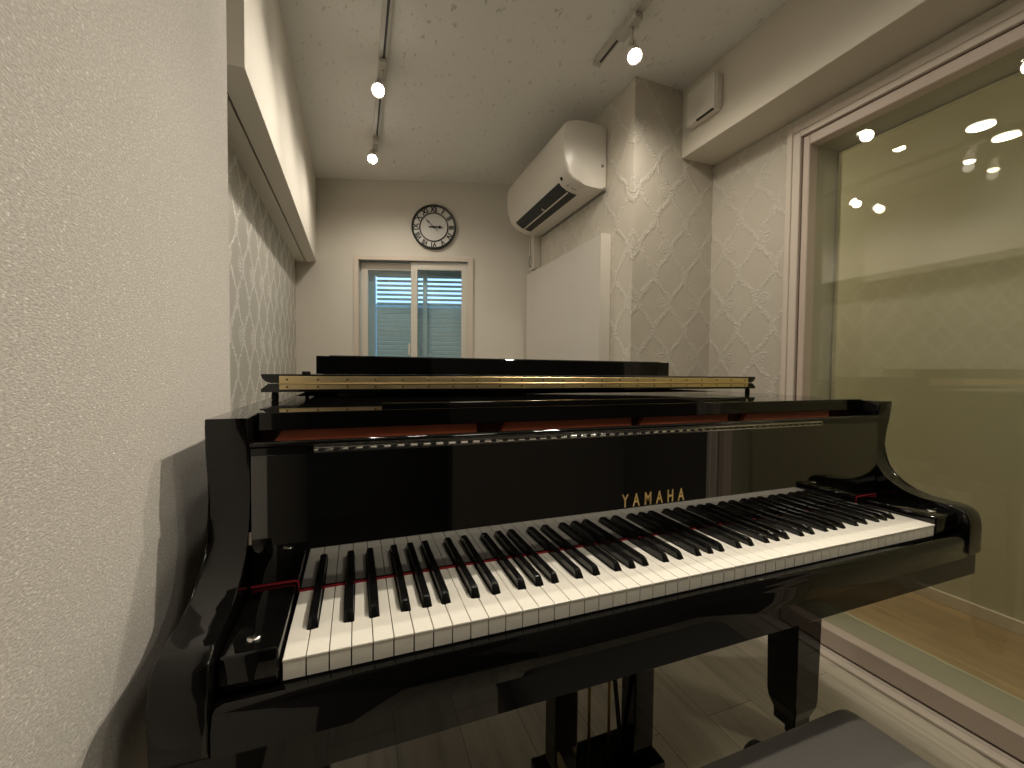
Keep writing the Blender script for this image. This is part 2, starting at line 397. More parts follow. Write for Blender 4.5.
# corridor behind the glass
bm = bm_new(); add_box(bm, XR+0.02, 3.2, -2.6, 3.0, -0.06, 0.0); struct('floor_corridor', bm, M_FLOOR2)
bm = bm_new(); add_box(bm, 2.60, 2.75, -2.6, 3.0, 0, H); struct('wall_corridor', bm, M_HALL)
bm = bm_new(); add_box(bm, XR+0.15, 2.75, -2.6, 3.0, H, H+0.08); struct('ceiling_corridor', bm, M_CEIL)
bm = bm_new(); add_box(bm, XR+0.15, 2.75, 2.4, 2.5, 0, H); add_box(bm, XR+0.15, 2.75, -2.6, -2.5, 0, H); struct('wall_corridor_ends', bm, M_HALL)
bm = bm_new(); add_box(bm, XR+0.15, XR+0.19, 0.67, 2.4, 0, H); add_box(bm, XR+0.15, XR+0.19, -2.5, -0.74, 0, H)
add_box(bm, XR+0.15, XR+0.19, -0.74, 0.67, 1.98, H); struct('wall_corridor_inner', bm, M_HALL)
bm = bm_new(); add_box(bm, 2.588, 2.60, -2.5, 2.4, 0, 0.055, 0.002, 1); struct('baseboard_corridor', bm, M_TRIM)
bm = bm_new(); add_box(bm, XR-0.05, XR-0.018, GY0, GY1+0.1, 0.0, 0.012, 0.004, 2); struct('trim_2', bm, M_TRIM)

# ------------------------------------------------------------------ lamps of the place and added fill lamps
def area_light(name, loc, size, power, col, parent=None, shape='DISK'):
    d = bpy.data.lights.new(name, 'AREA'); d.shape = shape; d.size = size; d.energy = power; d.color = col
    o = bpy.data.objects.new(name, d); COL.objects.link(o); o.location = loc
    if parent: o.parent = parent; o.matrix_parent_inverse = world_of(parent).inverted()
    return o
def round_lamp(loc, r, power, label, mat=M_DISC, col=WARM):
    t = thing('round_ceiling_lamp', label, 'ceiling lamp', loc)
    T = Matrix.Translation(loc)
    bm = bm_new(); add_lathe(bm, [(r+0.012, 0.0), (r+0.014, -0.006), (r+0.004, -0.014), (r, -0.010)], 40, T); obj('lamp_rim', bm, M_TRACK, t)
    bm = bm_new(); add_lathe(bm, [(r, -0.006), (r*0.98, -0.012), (r*0.6, -0.015), (0.001, -0.016)], 40, T); obj('lamp_diffuser', bm, mat, t)
    area_light('lamp_light', (loc[0], loc[1], loc[2]-0.022), 2*r, power, col, t)
    return t
round_lamp((0.37, 0.74, H), 0.052, ROUND_W, 'round ceiling downlight above the piano keyboard, mirrored in the studio glass')
round_lamp((0.75, -0.95, H), 0.14, BEHIND_W, 'added unseen fill lamp on the ceiling behind the piano player')  # added out of view to fill the player's side
round_lamp((2.25, -1.0, H), 0.12, HALL_W, 'added unseen ceiling lamp in the corridor at the near end')  # both corridor lamps are added out of view to light its wall
round_lamp((2.25, 1.9, H), 0.12, HALL_W*0.9, 'added unseen ceiling lamp in the corridor at the far end')

def track(name, x, y0, y1, label, slots):
    t = thing(name, label, 'light track', (x, y1, H))
    bm = bm_new(); add_box(bm, x-0.017, x+0.017, y0, y1, H-0.02, H, 0.001, 1); obj('rail', bm, M_TRACK, t)
    for a, b in slots:
        bm = bm_new(); add_box(bm, x-0.001, x+0.008, a, b, H-0.0215, H-0.0185); obj('slot', bm, M_SLOT, t)
    bm = bm_new(); add_box(bm, x-0.018, x+0.018, y1, y1+0.018, H-0.022, H, 0.003, 2); obj('end_cap', bm, M_TRACK, t)
    return t
track('light_track', 0.186, -1.2, 2.20, 'long white light track on the ceiling near the left wall', [(-1.1, 1.41), (1.60, 2.02)])
track('light_track', 1.058, -1.2, 1.09, 'white light track on the ceiling in front of the wall pier', [(-1.1, 0.74), (0.83, 1.08)])

def spot_lamp(head, track_x, aim, label, power=SPOT_W, cone=95, fill_w=FILL_W):
    head = Vector(head)
    t = thing('track_spotlight', label, 'spotlight', (track_x, head.y-0.02, H-0.02), 'white spotlights on the ceiling tracks')
    bm = bm_new(); add_box(bm, track_x-0.018, track_x+0.018, head.y-0.075, head.y+0.045, H-0.045, H-0.0205, 0.005, 2); obj('adapter', bm, M_TRACK, t)
    d = (Vector(aim)-head).normalized()
    back = head - d*0.055
    bm = bm_new(); add_tube(bm, [(track_x, head.y-0.03, H-0.04), (track_x, head.y-0.03, H-0.075), (back.x, back.y, back.z+0.005)], 0.006, 8)
    obj('arm', bm, M_TRACK, t)
    q = d.to_track_quat('Z', 'Y').to_matrix().to_4x4(); T = Matrix.Translation(head) @ q
    bm = bm_new(); add_lathe(bm, [(0.006, -0.085), (0.018, -0.08), (0.022, -0.05), (0.024, -0.03), (0.031, 0.004), (0.029, 0.004), (0.024, -0.003)], 28, T); obj('lamp_housing', bm, M_ACW, t)
    bm = bm_new(); add_lathe(bm, [(0.024, -0.003), (0.022, 0.002), (0.012, 0.006), (0.001, 0.007)], 24, T); obj('bulb', bm, M_BULB, t)
    ld = bpy.data.lights.new('spot_light', 'SPOT'); ld.energy = power; ld.color = WARM; ld.spot_size = math.radians(cone); ld.spot_blend = 0.9
    ld.shadow_soft_size = 0.022
    lo = bpy.data.objects.new('spot_light', ld); COL.objects.link(lo)
    lo.matrix_world = Matrix.Translation(head + d*0.032) @ d.to_track_quat('-Z', 'Y').to_matrix().to_4x4()
    lo.parent = t; lo.matrix_parent_inverse = world_of(t).inverted()
    pd = bpy.data.lights.new('added_fill', 'SPOT'); pd.energy = fill_w; pd.color = WARM; pd.shadow_soft_size = 0.025; pd.spot_size = math.radians(172); pd.spot_blend = 1.0  # added wide fill, lifts the room light around each spot
    po = bpy.data.objects.new('added_fill', pd); COL.objects.link(po); po.location = head + d*0.036
    po.parent = t; po.matrix_parent_inverse = world_of(t).inverted()
    return t
spot_lamp((0.170, 1.465, 2.285), 0.186, (0.12, 0.2, 0.9), 'lit spotlight on the left track, larger in view, in front of the clock wall', 15, fill_w=7)
spot_lamp((0.168, 2.105, 2.285), 0.186, (0.15, 0.9, 0.8), 'lit spotlight on the left track, farthest from the piano keys', 12, fill_w=12)
spot_lamp((1.095, 0.885, 2.28), 1.058, (0.75, 0.0, 0.7), 'lit spotlight on the right track beside the wall pier', 19, fill_w=10)
spot_lamp((0.175, 0.86, 2.285), 0.186, (0.50, 0.85, 0.8), 'lit spotlight on the left track nearest above the piano, mirrored in the glass', 7, 70, 0.3)
spot_lamp((1.065, 0.34, 2.28), 1.058, (0.38, 0.2, 0.74), 'lit spotlight on the right track above the keyboard, out of frame', 40, 78, 4.5)
spot_lamp((1.058, -0.62, 2.285), 1.058, (0.3, 0.0, 0.9), 'added unseen spotlight on the right track behind the player', 8, fill_w=1.5)  # extra spot added out of view to light the near wall

# ------------------------------------------------------------------ far window
w2 = tag(bpy.data.objects.new('window_2', None), kind='structure'); COL.objects.link(w2)
w2.location = (*bw(0.69), WZ0); w2['label'] = 'sliding window with closed roller shutter in the far wall'
def bbox_on_wall(bm, s0, s1, o0, o1, z0, z1, bev=0.0, mi=0):
    a, b, c, d = bw(s0, o0), bw(s1, o0), bw(s1, o1), bw(s0, o1)
    fs = add_prism(bm, [a, b, c, d], z0, z1, 'Z', bev, 1, mi); return fs
bm = bm_new()
for a in ((WS0-0.022, WS0+0.012, -0.001, 0.014, WZ0-0.02, WZ1+0.018), (WS1-0.012, WS1+0.026, -0.001, 0.014, WZ0-0.02, WZ1+0.018),
          (WS0+0.012, WS1-0.012, -0.001, 0.014, WZ1-0.012, WZ1+0.018), (WS0+0.012, WS1-0.012, -0.001, 0.02, WZ0-0.02, WZ0+0.012)):
    bbox_on_wall(bm, *a, bev=0.002)
obj('window_casing', bm, M_TRIM, w2)
def sash(s0, s1, o, latch=False):
    bm = bm_new(); z0, z1 = WZ0+0.014, WZ1-0.014
    for a in ((s0, s0+0.045, o-0.028, o, z0, z1), (s1-0.045, s1, o-0.028, o, z0, z1), (s0+0.045, s1-0.045, o-0.028, o, z1-0.055, z1), (s0+0.045, s1-0.045, o-0.028, o, z0, z0+0.06)):
        bbox_on_wall(bm, *a, bev=0.002)
    f = obj('window_sash', bm, M_SASH, w2)
    bm = bm_new(); bbox_on_wall(bm, s0+0.044, s1-0.044, o-0.018, o-0.012, z0+0.058, z1-0.053); obj('pane', bm, M_WGLASS, f)
    if latch:
        bm = bm_new(); bbox_on_wall(bm, s1-0.064, s1-0.049, o-0.002, o+0.014, 1.16, 1.245, 0.002); obj('latch', bm, M_ACW, f)
sash(WS0+0.014, 0.704, -0.052, True)
sash(0.663, WS1-0.014, -0.016)
bm = bm_new()
for s in (WS0-0.01, WS1-0.012): bbox_on_wall(bm, s, s+0.022, -0.24, -0.07, WZ0-0.04, WZ1+0.04)
bbox_on_wall(bm, WS0, WS1, -0.24, -0.07, WZ1-0.004, WZ1+0.03); bbox_on_wall(bm, WS0, WS1, -0.24, -0.07, WZ0-0.04, WZ0+0.004)
obj('shutter_box', bm, M_SLAT, w2)
bm = bm_new(); zz = WZ0+0.01; k = 0
while zz < WZ1-0.09:
    gap = 0.017 if zz > 1.505 else 0.003
    hh = 0.034-gap
    for (s0, s1) in ((WS0+0.098, WS1-0.02),):
        a, b = bw(s0, -0.15), bw(s1, -0.15); c, d = bw(s1, -0.162), bw(s0, -0.162)
        add_prism(bm, [a, b, c, d], zz, zz+hh, 'Z', 0.003, 1)
    zz += 0.034; k += 1
obj('roller_shutter', bm, M_SLAT, w2)
bm = bm_new()
bbox_on_wall(bm, WS0+0.01, WS0+0.085, -0.17, -0.14, WZ0, WZ1-0.01, 0.003); bbox_on_wall(bm, WS0+0.085, WS1, -0.17, -0.13, WZ1-0.09, WZ1-0.01, 0.003)
bbox_on_wall(bm, 0.735, 0.765, -0.12, -0.10, WZ0, WZ1-0.05, 0.003)
obj('shutter_guide', bm, M_SLAT, w2)
bm = bm_new(); bbox_on_wall(bm, -1.0, 3.0, -1.6, -1.5, 0.0, 1.76); struct('wall_outdoors', bm, M_OUT)
bm = bm_new(); bbox_on_wall(bm, -1.0, 3.0, -1.5, -0.3, -0.05, 0.0); struct('floor_outdoors', bm, M_OUT)

# ------------------------------------------------------------------ wall clock
cc = bw(0.829, 0.0); CZ = 2.073; CR = 0.157
ck = thing('wall_clock', 'round black clock with Roman numerals above the far window', 'clock', (cc.x, cc.y, CZ))
qn = Matrix((( BU.x, 0, BN.x), (BU.y, 0, BN.y), (0, 1, 0))).to_4x4()
if qn.to_3x3().determinant() < 0: qn = Matrix(((BU.x, 0, BN.x), (BU.y, 0, BN.y), (0, 1, 0))).to_4x4()
T = Matrix.Translation((cc.x, cc.y, CZ)) @ qn
def ring_bm(r0, r1, h0, h1, n=64):
    bm = bm_new(); M = T; R = []
    for r, h in ((r1, h0), (r1, h1), ((r0+r1)/2, h1+0.002), (r0, h1), (r0, h0)):
        R.append([bm.verts.new(M @ Vector((r*math.cos(2*math.pi*k/n), r*math.sin(2*math.pi*k/n), h))) for k in range(n)])
    for a, b in zip(R, R[1:] + R[:1]):
        for k in range(n): bm.faces.new((a[k], a[(k+1) % n], b[(k+1) % n], b[k]))
    return bm
obj('clock_rim', ring_bm(CR-0.012, CR, 0.002, 0.026), M_CLKB, ck)
obj('chapter_ring', ring_bm(0.096, 0.103, 0.012, 0.018), M_CLKB, ck)
bm = bm_new(); add_lathe(bm, [(CR-0.008, 0.004), (CR-0.008, 0.012), (0.001, 0.012)], 64, T, smooth=False); obj('clock_face', bm, M_CLKF, ck)
def text_mesh(name, body, size, depth, M, mat, parent, sx=1.0, bold=0.0, spacing=1.0, align='CENTER'):
    cu = bpy.data.curves.new(name, 'FONT'); cu.body = body; cu.size = size; cu.extrude = depth; cu.offset = bold
    cu.align_x = align; cu.align_y = 'CENTER'; cu.space_character = spacing; cu.resolution_u = 3
    tmp = bpy.data.objects.new(name+'_tmp', cu); COL.objects.link(tmp)
    dg = bpy.context.evaluated_depsgraph_get(); dg.update()
    me = bpy.data.meshes.new_from_object(tmp.evaluated_get(dg)); bpy.data.objects.remove(tmp); bpy.data.curves.remove(cu)
    me.name = name
    me.transform(M @ Matrix.Diagonal((sx, 1, 1, 1))); me.materials.clear(); me.materials.append(mat)
    o = bpy.data.objects.new(name, me); COL.objects.link(o)
    o.parent = parent; o.matrix_parent_inverse = world_of(parent).inverted()
    return o
ROM = ['XII', 'I', 'II', 'III', 'IV', 'V', 'VI', 'VII', 'VIII', 'IX', 'X', 'XI']
for i, s in enumerate(ROM):
    a = -i*math.pi/6
    Mx = T @ Matrix.Rotation(a, 4, 'Z') @ Matrix.Translation((0, 0.1245, 0.0135))
    text_mesh('numeral', s, 0.052, 0.0015, Mx, M_CLKB, ck, sx=0.72 if len(s) > 2 else 0.95, bold=0.0016)
def hand(name, ang, ln, wd, tail, z):
    bm = bm_new(); R = T @ Matrix.Rotation(-ang, 4, 'Z')
    pts = [(-wd*0.3, -tail), (wd*0.3, -tail), (wd*0.45, 0), (wd*0.35, ln*0.45), (wd, ln*0.62), (wd*0.3, ln*0.75), (0, ln), (-wd*0.3, ln*0.75), (-wd, ln*0.62), (-wd*0.35, ln*0.45), (-wd*0.45, 0)]
    a = [bm.verts.new(R @ Vector((x, y, z))) for x, y in pts]; b = [bm.verts.new(R @ Vector((x, y, z+0.0015))) for x, y in pts]
    bm.faces.new(a); bm.faces.new(list(reversed(b)))
    for i in range(len(pts)): bm.faces.new((a[i], a[(i+1) % len(pts)], b[(i+1) % len(pts)], b[i]))
    obj(name, bm, M_CLKB, ck)
hand('minute_hand', math.radians(-46), 0.088, 0.006, 0.040, 0.018)
hand('hour_hand', math.radians(92), 0.072, 0.012, 0.034, 0.021)
bm = bm_new(); add_lathe(bm, [(0.006, 0.013), (0.006, 0.025), (0.001, 0.026)], 16, T); obj('hub', bm, M_CLKB, ck)

# ------------------------------------------------------------------ air conditioner
ac = thing('air_conditioner', 'white wall-mounted air conditioner with open dark louvre beside the clock wall', 'air conditioner', (XP, 1.735, 1.975))
AY0, AY1 = 1.335, 2.135
prof = [(1.2715, 1.976), (1.235, 1.974), (1.178, 1.974), (1.14, 1.979), (1.10, 1.989), (1.072, 2.005), (1.050, 2.028), (1.036, 2.06), (1.027, 2.10), (1.022, 2.15), (1.020, 2.20),
        (1.022, 2.235), (1.032, 2.262), (1.050, 2.276), (1.085, 2.284), (1.13, 2.288), (1.20, 2.288), (1.2715, 2.286)]
bm = bm_new(); add_prism(bm, prof, AY0, AY1, 'Y', 0.012, 3); obj('ac_body', bm, M_ACW, ac, smooth_angle=35)
# louvre: a dark mouth set in the curved underside with two flaps
def on_prof(t):                       # t along underside curve from x=1.165 to x=1.045
    P = [(1.160, 1.9755), (1.14, 1.979), (1.10, 1.989), (1.072, 2.005), (1.056, 2.021)]
    f = t*(len(P)-1); i = min(int(f), len(P)-2); f -= i
    return lerp(P[i][0], P[i+1][0], f), lerp(P[i][1], P[i+1][1], f)
bm = bm_new(); n = 8
for k in range(n):
    (xa, za), (xb, zb) = on_prof(k/n), on_prof((k+1)/n)
    nx, nz2 = -(zb-za), (xb-xa); l = math.hypot(nx, nz2); nx, nz2 = nx/l*0.0025, nz2/l*0.0025
    if nz2 > 0: nx, nz2 = -nx, -nz2
    add_prism(bm, [(xa+nx, za+nz2), (xb+nx, zb+nz2), (xb-nx, zb-nz2), (xa-nx, za-nz2)], AY0+0.115, AY1-0.075, 'Y')
obj('air_outlet', bm, M_ACD, ac)
for t0 in (0.40,):
    bm = bm_new(); (xa, za) = on_prof(t0); (xb, zb) = on_prof(t0+0.04)
    add_prism(bm, [(xa-0.003, za-0.006), (xb-0.003, zb-0.006), (xb-0.003, zb-0.0035), (xa-0.003, za-0.0035)], AY0+0.118, AY1-0.078, 'Y')
    add_box(bm, xa-0.03, xa+0.012, 1.72, 1.724, za-0.004, za+0.012)
    obj('louvre_flap', bm, M_ACW, ac)
bm = bm_new(); (xa, za) = on_prof(0.93)
add_lathe(bm, [(0.009, -0.001), (0.009, 0.0022), (0.001, 0.003)], 16, Matrix.Translation((1.0505, AY0+0.075, 2.024)) @ Vector((-0.85, 0, -0.5)).to_track_quat('Z', 'Y').to_matrix().to_4x4()); obj('sensor_eye', bm, M_ACD, ac)
bm = bm_new()
for j, (xx, zq) in enumerate(((1.085, 1.994), (1.11, 1.984), (1.125, 1.980))):
    add_lathe(bm, [(0.004, -0.001), (0.004, 0.0025), (0.001, 0.003)], 10, Matrix.Translation((xx, AY0+0.07, zq)) @ Vector((-0.4, 0, -0.9)).to_track_quat('Z', 'Y').to_matrix().to_4x4())
obj('indicator_lights', bm, M_GREY, ac)
bm = bm_new(); add_lathe(bm, [(0.008, 0), (0.008, 0.0015), (0.001, 0.002)], 20, Matrix.Translation((1.243, AY0+0.0005, 2.088)) @ Vector((0, -1, 0)).to_track_quat('Z', 'Y').to_matrix().to_4x4()); obj('screw_cover', bm, M_GREY, ac)
bm = bm_new(); add_box(bm, XP-0.012, XP, AY0+0.006, AY1-0.02, 1.968, 1.977); obj('mounting_plate', bm, M_GREY, ac)

bd = thing('wall_board', 'white rectangular board panel on the wall below the air conditioner', 'wall panel', (XP, 1.75, 0.02))
bm = bm_new(); add_box(bm, 1.214, XP-0.001, 1.295, 2.25, 0.25, 1.735, 0.002, 1); obj('board', bm, M_BOARD, bd)
bm = bm_new(); add_box(bm, 1.212, XP-0.001, 1.291, 1.2948, 0.25, 1.737); obj('edge_strip', bm, M_BOARDE, bd)

pc = thing('pipe_cover', 'small white pipe cover with hanging grey cord below the air conditioner', 'pipe cover', (XP, 2.17, 1.8))
bm = bm_new(); add_box(bm, 1.215, XP-0.001, 2.14, 2.215, 1.755, 1.985, 0.008, 3); obj('cover', bm, M_ACW, pc)
bm = bm_new(); add_tube(bm, [(1.20, 2.155, 1.97), (1.202, 2.155, 1.86), (1.204, 2.152, 1.80), (1.206, 2.16, 1.77), (1.206, 2.18, 1.77), (1.204, 2.19, 1.80), (1.203, 2.18, 1.83), (1.202, 2.16, 1.84)], 0.0035, 8); obj('cord', bm, M_GREY, pc)

# ventilation box on the right beam
vb = thing('ventilation_cover', 'square white ventilation cover on the beam above the studio window', 'vent cover', (1.545, 0.975, 2.26))
bm = bm_new(); add_box(bm, 1.502, 1.544, 0.886, 1.044, 2.178, 2.330, 0.004, 3); obj('front_cover', bm, M_ACW, vb)
bm = bm_new(); add_box(bm, 1.512, 1.5435, 0.880, 0.8875, 2.186, 2.326, 0.002, 1); obj('side_plate', bm, M_ACW, vb)
bm = bm_new(); add_box(bm, 1.500, 1.512, 0.893, 0.985, 2.1755, 2.1795); obj('air_slot', bm, M_SLOT, vb)

# ------------------------------------------------------------------ grand piano
KW = 0.02369; NW = 52; KX1 = KW*NW; KT = 0.73
AX0, AX1 = -0.111, 1.361          # outer faces of the arms
AT = 0.049
piano = thing('grand_piano', 'glossy black baby grand piano with open keyboard and folded front lid', 'piano', (0.614, 0.6, 0))
def ppart(name, bm, mats, label=None, parent=None, sm=None):
    o = obj(name, bm, mats, parent or piano, smooth_angle=sm)
    if label: o['label'] = label
    return o
# arm profile in (y, z)
arm = [(0.30, 0.981), (0.150, 0.981), (0.149, 0.970), (0.153, 0.94), (0.159, 0.905), (0.162, 0.87), (0.160, 0.842), (0.152, 0.817), (0.138, 0.796), (0.118, 0.780),
       (0.092, 0.769), (0.062, 0.762), (0.030, 0.760), (0.008, 0.760), (-0.006, 0.756), (-0.016, 0.747), (-0.021, 0.733), (-0.022, 0.715), (-0.022, 0.664), (-0.018, 0.657), (0.0, 0.656), (0.30, 0.656)]
for x0, x1 in ((AX0, AX0+AT), (AX1-AT, AX1)):
    bm = bm_new(); add_prism(bm, arm, x0, x1, 'X', 0.0025, 3); ppart('arm', bm, M_BLACK, sm=40)
# case outline (grand shape)
def bez(p0, p1, p2, p3, n):
    out = []
    for i in range(n+1):
        t = i/n; a = (1-t)
        out.append((a**3*p0[0]+3*a*a*t*p1[0]+3*a*t*t*p2[0]+t**3*p3[0], a**3*p0[1]+3*a*a*t*p1[1]+3*a*t*t*p2[1]+t**3*p3[1]))
    return out
def outline(y0, inset=0.0):
    xr, xl = AX1-inset, AX0+inset
    c = bez((xr, 0.72), (xr, 1.02), (1.02-inset, 0.98), (0.86-inset, 1.15), 10)
    c += bez((0.86-inset, 1.15), (0.72-inset, 1.32), (0.66-inset, 1.475-inset), (0.36, 1.475-inset), 10)[1:]
    c += bez((0.36, 1.475-inset), (0.12, 1.475-inset), (xl, 1.44-inset), (xl, 1.20), 8)[1:]
    return [(xl, y0), (xr, y0)] + c
bm = bm_new(); out = outline(0.301); inn = outline(0.301, 0.045)
n = len(out)
def ring_faces(zlo, zhi):
    vo0 = [bm.verts.new((*p, zlo)) for p in out]; vo1 = [bm.verts.new((*p, zhi)) for p in out]
    vi0 = [bm.verts.new((*p, zlo)) for p in inn]; vi1 = [bm.verts.new((*p, zhi)) for p in inn]
    for i in range(1, n):
        j = (i+1) % n
        bm.faces.new((vo0[i], vo0[j], vo1[j], vo1[i])); bm.faces.new((vi0[j], vi0[i], vi1[i], vi1[j]))
        bm.faces.new((vo1[i], vo1[j], vi1[j], vi1[i])); bm.faces.new((vo0[j], vo0[i], vi0[i], vi0[j]))
    for i in (0, 1): bm.faces.new((vo0[i], vo1[i], vi1[i], vi0[i]))
ring_faces(0.66, 0.981)
ppart('rim', bm, M_BLACKC, sm=40)
bm = bm_new(); add_prism(bm, outline(0.60, 0.046), 0.67, 0.93, 'Z'); ppart('soundboard_case', bm, M_BLACKC)
# keybed, keyslip
bm = bm_new(); add_prism(bm, [(-0.016, 0.612), (-0.013, 0.609), (0.56, 0.609), (0.56, 0.655), (-0.016, 0.655)], AX0+0.004, AX1-0.004, 'X', 0.002, 2); ppart('keybed', bm, M_BLACK)
bm = bm_new(); add_prism(bm, [(-0.003, 0.656), (-0.003, 0.7045), (-0.011, 0.7045), (-0.0135, 0.702), (-0.0145, 0.697), (-0.018, 0.692), (-0.0205, 0.684), (-0.0205, 0.656)], AX0+AT+0.001, AX1-AT-0.001, 'X', 0.0015, 2)
ppart('keyslip', bm, M_BLACK, sm=35)
bm = bm_new(); add_box(bm, -0.002, KX1+0.002, 0.004, 0.20, 0.656, 0.7055); ppart('key_frame', bm, M_RUBBER)
for x0, x1 in ((AX0+AT+0.002, -0.003), (KX1+0.003, AX1-AT-0.002)):
    bm = bm_new(); add_box(bm, x0, x1, 0.0, 0.149, 0.7065, 0.7455, 0.0035, 3); kb = ppart('key_block', bm, M_BLACK, sm=35)
    xm = (x0+x1)/2
    bm = bm_new(); add_lathe(bm, [(0.0085, 0.0), (0.0085, 0.002), (0.006, 0.0035), (0.001, 0.0035)], 20, Matrix.Translation((xm, 0.026, 0.7452))); obj('block_screw', bm, M_CHROME, kb)['label'] = 'chrome screw button'
# white keys
BL = {}   # centre x of the black key to the right of white key i
off = {'A': 0.0022, 'C': -0.0035, 'D': 0.0035, 'F': -0.0042, 'G': 0.0}
names = 'ABCDEFG'
for i in range(NW):
    nm = names[i % 7]
    if nm in off and i < NW-1: BL[i] = (i+1)*KW + off[nm]
HB = 0.0072
for i in range(NW):
    x0, x1 = i*KW+0.0005, (i+1)*KW-0.0005
    xl = BL[i-1]+HB if (i-1) in BL else x0
    xr = BL[i]-HB if i in BL else x1
    bm = bm_new(); pts = [(x0, 0.0), (x1, 0.0), (x1, 0.0495)]
    if xr < x1: pts += [(xr, 0.0495)]
    pts += [(xr, 0.150), (xl, 0.150)]
    if xl > x0: pts += [(xl, 0.0495)]
    pts += [(x0, 0.0495)]
    pts = [p for k, p in enumerate(pts) if p != pts[k-1]]
    add_prism(bm, pts, KT-0.0028, KT, 'Z', 0.0007, 2)
    add_prism(bm, [(x0+0.0003, 0.0018), (x1-0.0003, 0.0018), (x1-0.0003, 0.045), (x0+0.0003, 0.045)], KT-0.0240, KT-0.0026, 'Z')
    add_prism(bm, [(xl+0.0003, 0.045), (xr-0.0003, 0.045), (xr-0.0003, 0.150), (xl+0.0003, 0.150)], KT-0.0240, KT-0.0026, 'Z')
    ppart('white_key', bm, M_WKEY)
for i, cx in BL.items():
    bm = bm_new(); w0, w1 = 0.0062, 0.0046
    secs = [(0.0505, KT-0.012, KT-0.003, w0, w0), (0.0515, KT-0.012, KT+0.002, w0, w0-0.0002), (0.0575, KT-0.012, KT+0.0108, w0, w1), (0.062, KT-0.012, KT+0.0122, w0, w1), (0.150, KT-0.012, KT+0.0122, w0, w1)]
    rings = []
    for (y, zb, zt, a, b) in secs:
        ch = 0.0012
        rings.append([bm.verts.new(v) for v in ((cx-a, y, zb), (cx-b-0.0004, y, zt-ch), (cx-b+0.001, y, zt), (cx+b-0.001, y, zt), (cx+b+0.0004, y, zt-ch), (cx+a, y, zb))])
    for a, b in zip(rings, rings[1:]):
        for k in range(6): bm.faces.new((a[k], a[(k+1) % 6], b[(k+1) % 6], b[k]))
    bm.faces.new(rings[0]); bm.faces.new(list(reversed(rings[-1])))
    ppart('black_key', bm, M_BKEY, sm=30)
# felt line at the foot of the fallboard
bm = bm_new(); add_box(bm, -0.001, KX1+0.001, 0.1503, 0.1512, KT-0.001, KT+0.0028)
for sgn, xa, xb in ((1, AX0+AT+0.002, -0.006), (-1, KX1+0.006, AX1-AT-0.002)):
    add_box(bm, xa, xb, 0.1495, 0.1512, 0.7455, 0.7478)
add_tube(bm, [(-0.0062, 0.1505, 0.7466), (-0.003, 0.1505, 0.7462), (-0.0012, 0.1505, 0.744), (-0.0005, 0.1505, 0.732)], 0.0012, 6)
add_tube(bm, [(KX1+0.0062, 0.1505, 0.7466), (KX1+0.003, 0.1505, 0.7462), (KX1+0.0012, 0.1505, 0.744), (KX1+0.0005, 0.1505, 0.732)], 0.0012, 6)
ppart('felt_strip', bm, M_FELT, 'red felt strip along the back of the keys')
# fallboard
FX0, FX1 = AX0+AT+0.003, AX1-AT-0.003
bm = bm_new(); add_box(bm, FX0, FX1, 0.152, 0.168, 0.7335, 0.9285, 0.001, 2); fb = ppart('fallboard', bm, M_FALL)
bm = bm_new(); add_prism(bm, [(0.150, 0.9385), (0.1468, 0.9405), (0.146, 0.943), (0.147, 0.9455), (0.150, 0.947), (0.158, 0.947), (0.166, 0.944), (0.166, 0.9385)], FX0, FX1, 'X'); add_box(bm, FX0, 0.0195, 0.152, 0.166, 0.9287, 0.9384); add_box(bm, 1.1005, FX1, 0.152, 0.166, 0.9287, 0.9384); ppart('fallboard_lip', bm, M_BLACK, sm=50)
bm = bm_new(); add_box(bm, 0.020, 1.10, 0.1505, 0.160, 0.9288, 0.9382); add_tube(bm, [(0.020, 0.1505, 0.9335), (1.10, 0.1505, 0.9335)], 0.0026, 10)
for k in range(0, 54):
    xk = 0.030 + k*0.020
    add_box(bm, xk-0.0045, xk+0.0045, 0.1465, 0.1506, 0.9313, 0.9357, 0.0015, 2, mi=1)
ppart('fallboard_hinge', bm, [M_CHROME, M_RUBBER], 'nickel piano hinge along the fallboard')
Mt = Matrix.Translation((0.621, 0.1522, 0.803)) @ Matrix.Rotation(math.radians(90), 4, 'X')
text_mesh('lettering', 'YAMAHA', 0.0345, 0.0004, Mt, M_GOLD, fb, sx=0.66, bold=0.0006, spacing=1.95)['label'] = 'gold capital lettering'
# red stained rail behind the fallboard
bm = bm_new()
for (a, b) in ((-0.045, 0.275), (0.315, 0.60), (0.615, 0.86), (0.90, 1.20)):
    add_prism(bm, [(a, 0.930), (a+0.018, 0.957), (b, 0.957), (b, 0.930)], 0.200, 0.212, 'Y')
add_box(bm, FX0, FX1, 0.2125, 0.225, 0.925, 0.957, mi=1)
ppart('red_rail', bm, [M_REDWOOD, M_REDDARK], 'red stained wooden rail behind the fallboard')
# lock rail / music shelf
bm = bm_new(); add_box(bm, FX0, FX1, 0.188, 0.60, 0.9575, 0.9845, 0.0015, 2); ppart('top_shelf', bm, M_BLACK)
bm = bm_new(); add_prism(bm, [(0.1885, 0.9848), (0.1868, 0.9858), (0.1868, 0.9945), (0.1876, 0.9955), (0.1896, 0.9955), (0.1904, 0.9945), (0.1904, 0.9848)], 0.115, 0.90, 'X'); ppart('music_shelf', bm, M_BLACK, sm=50)
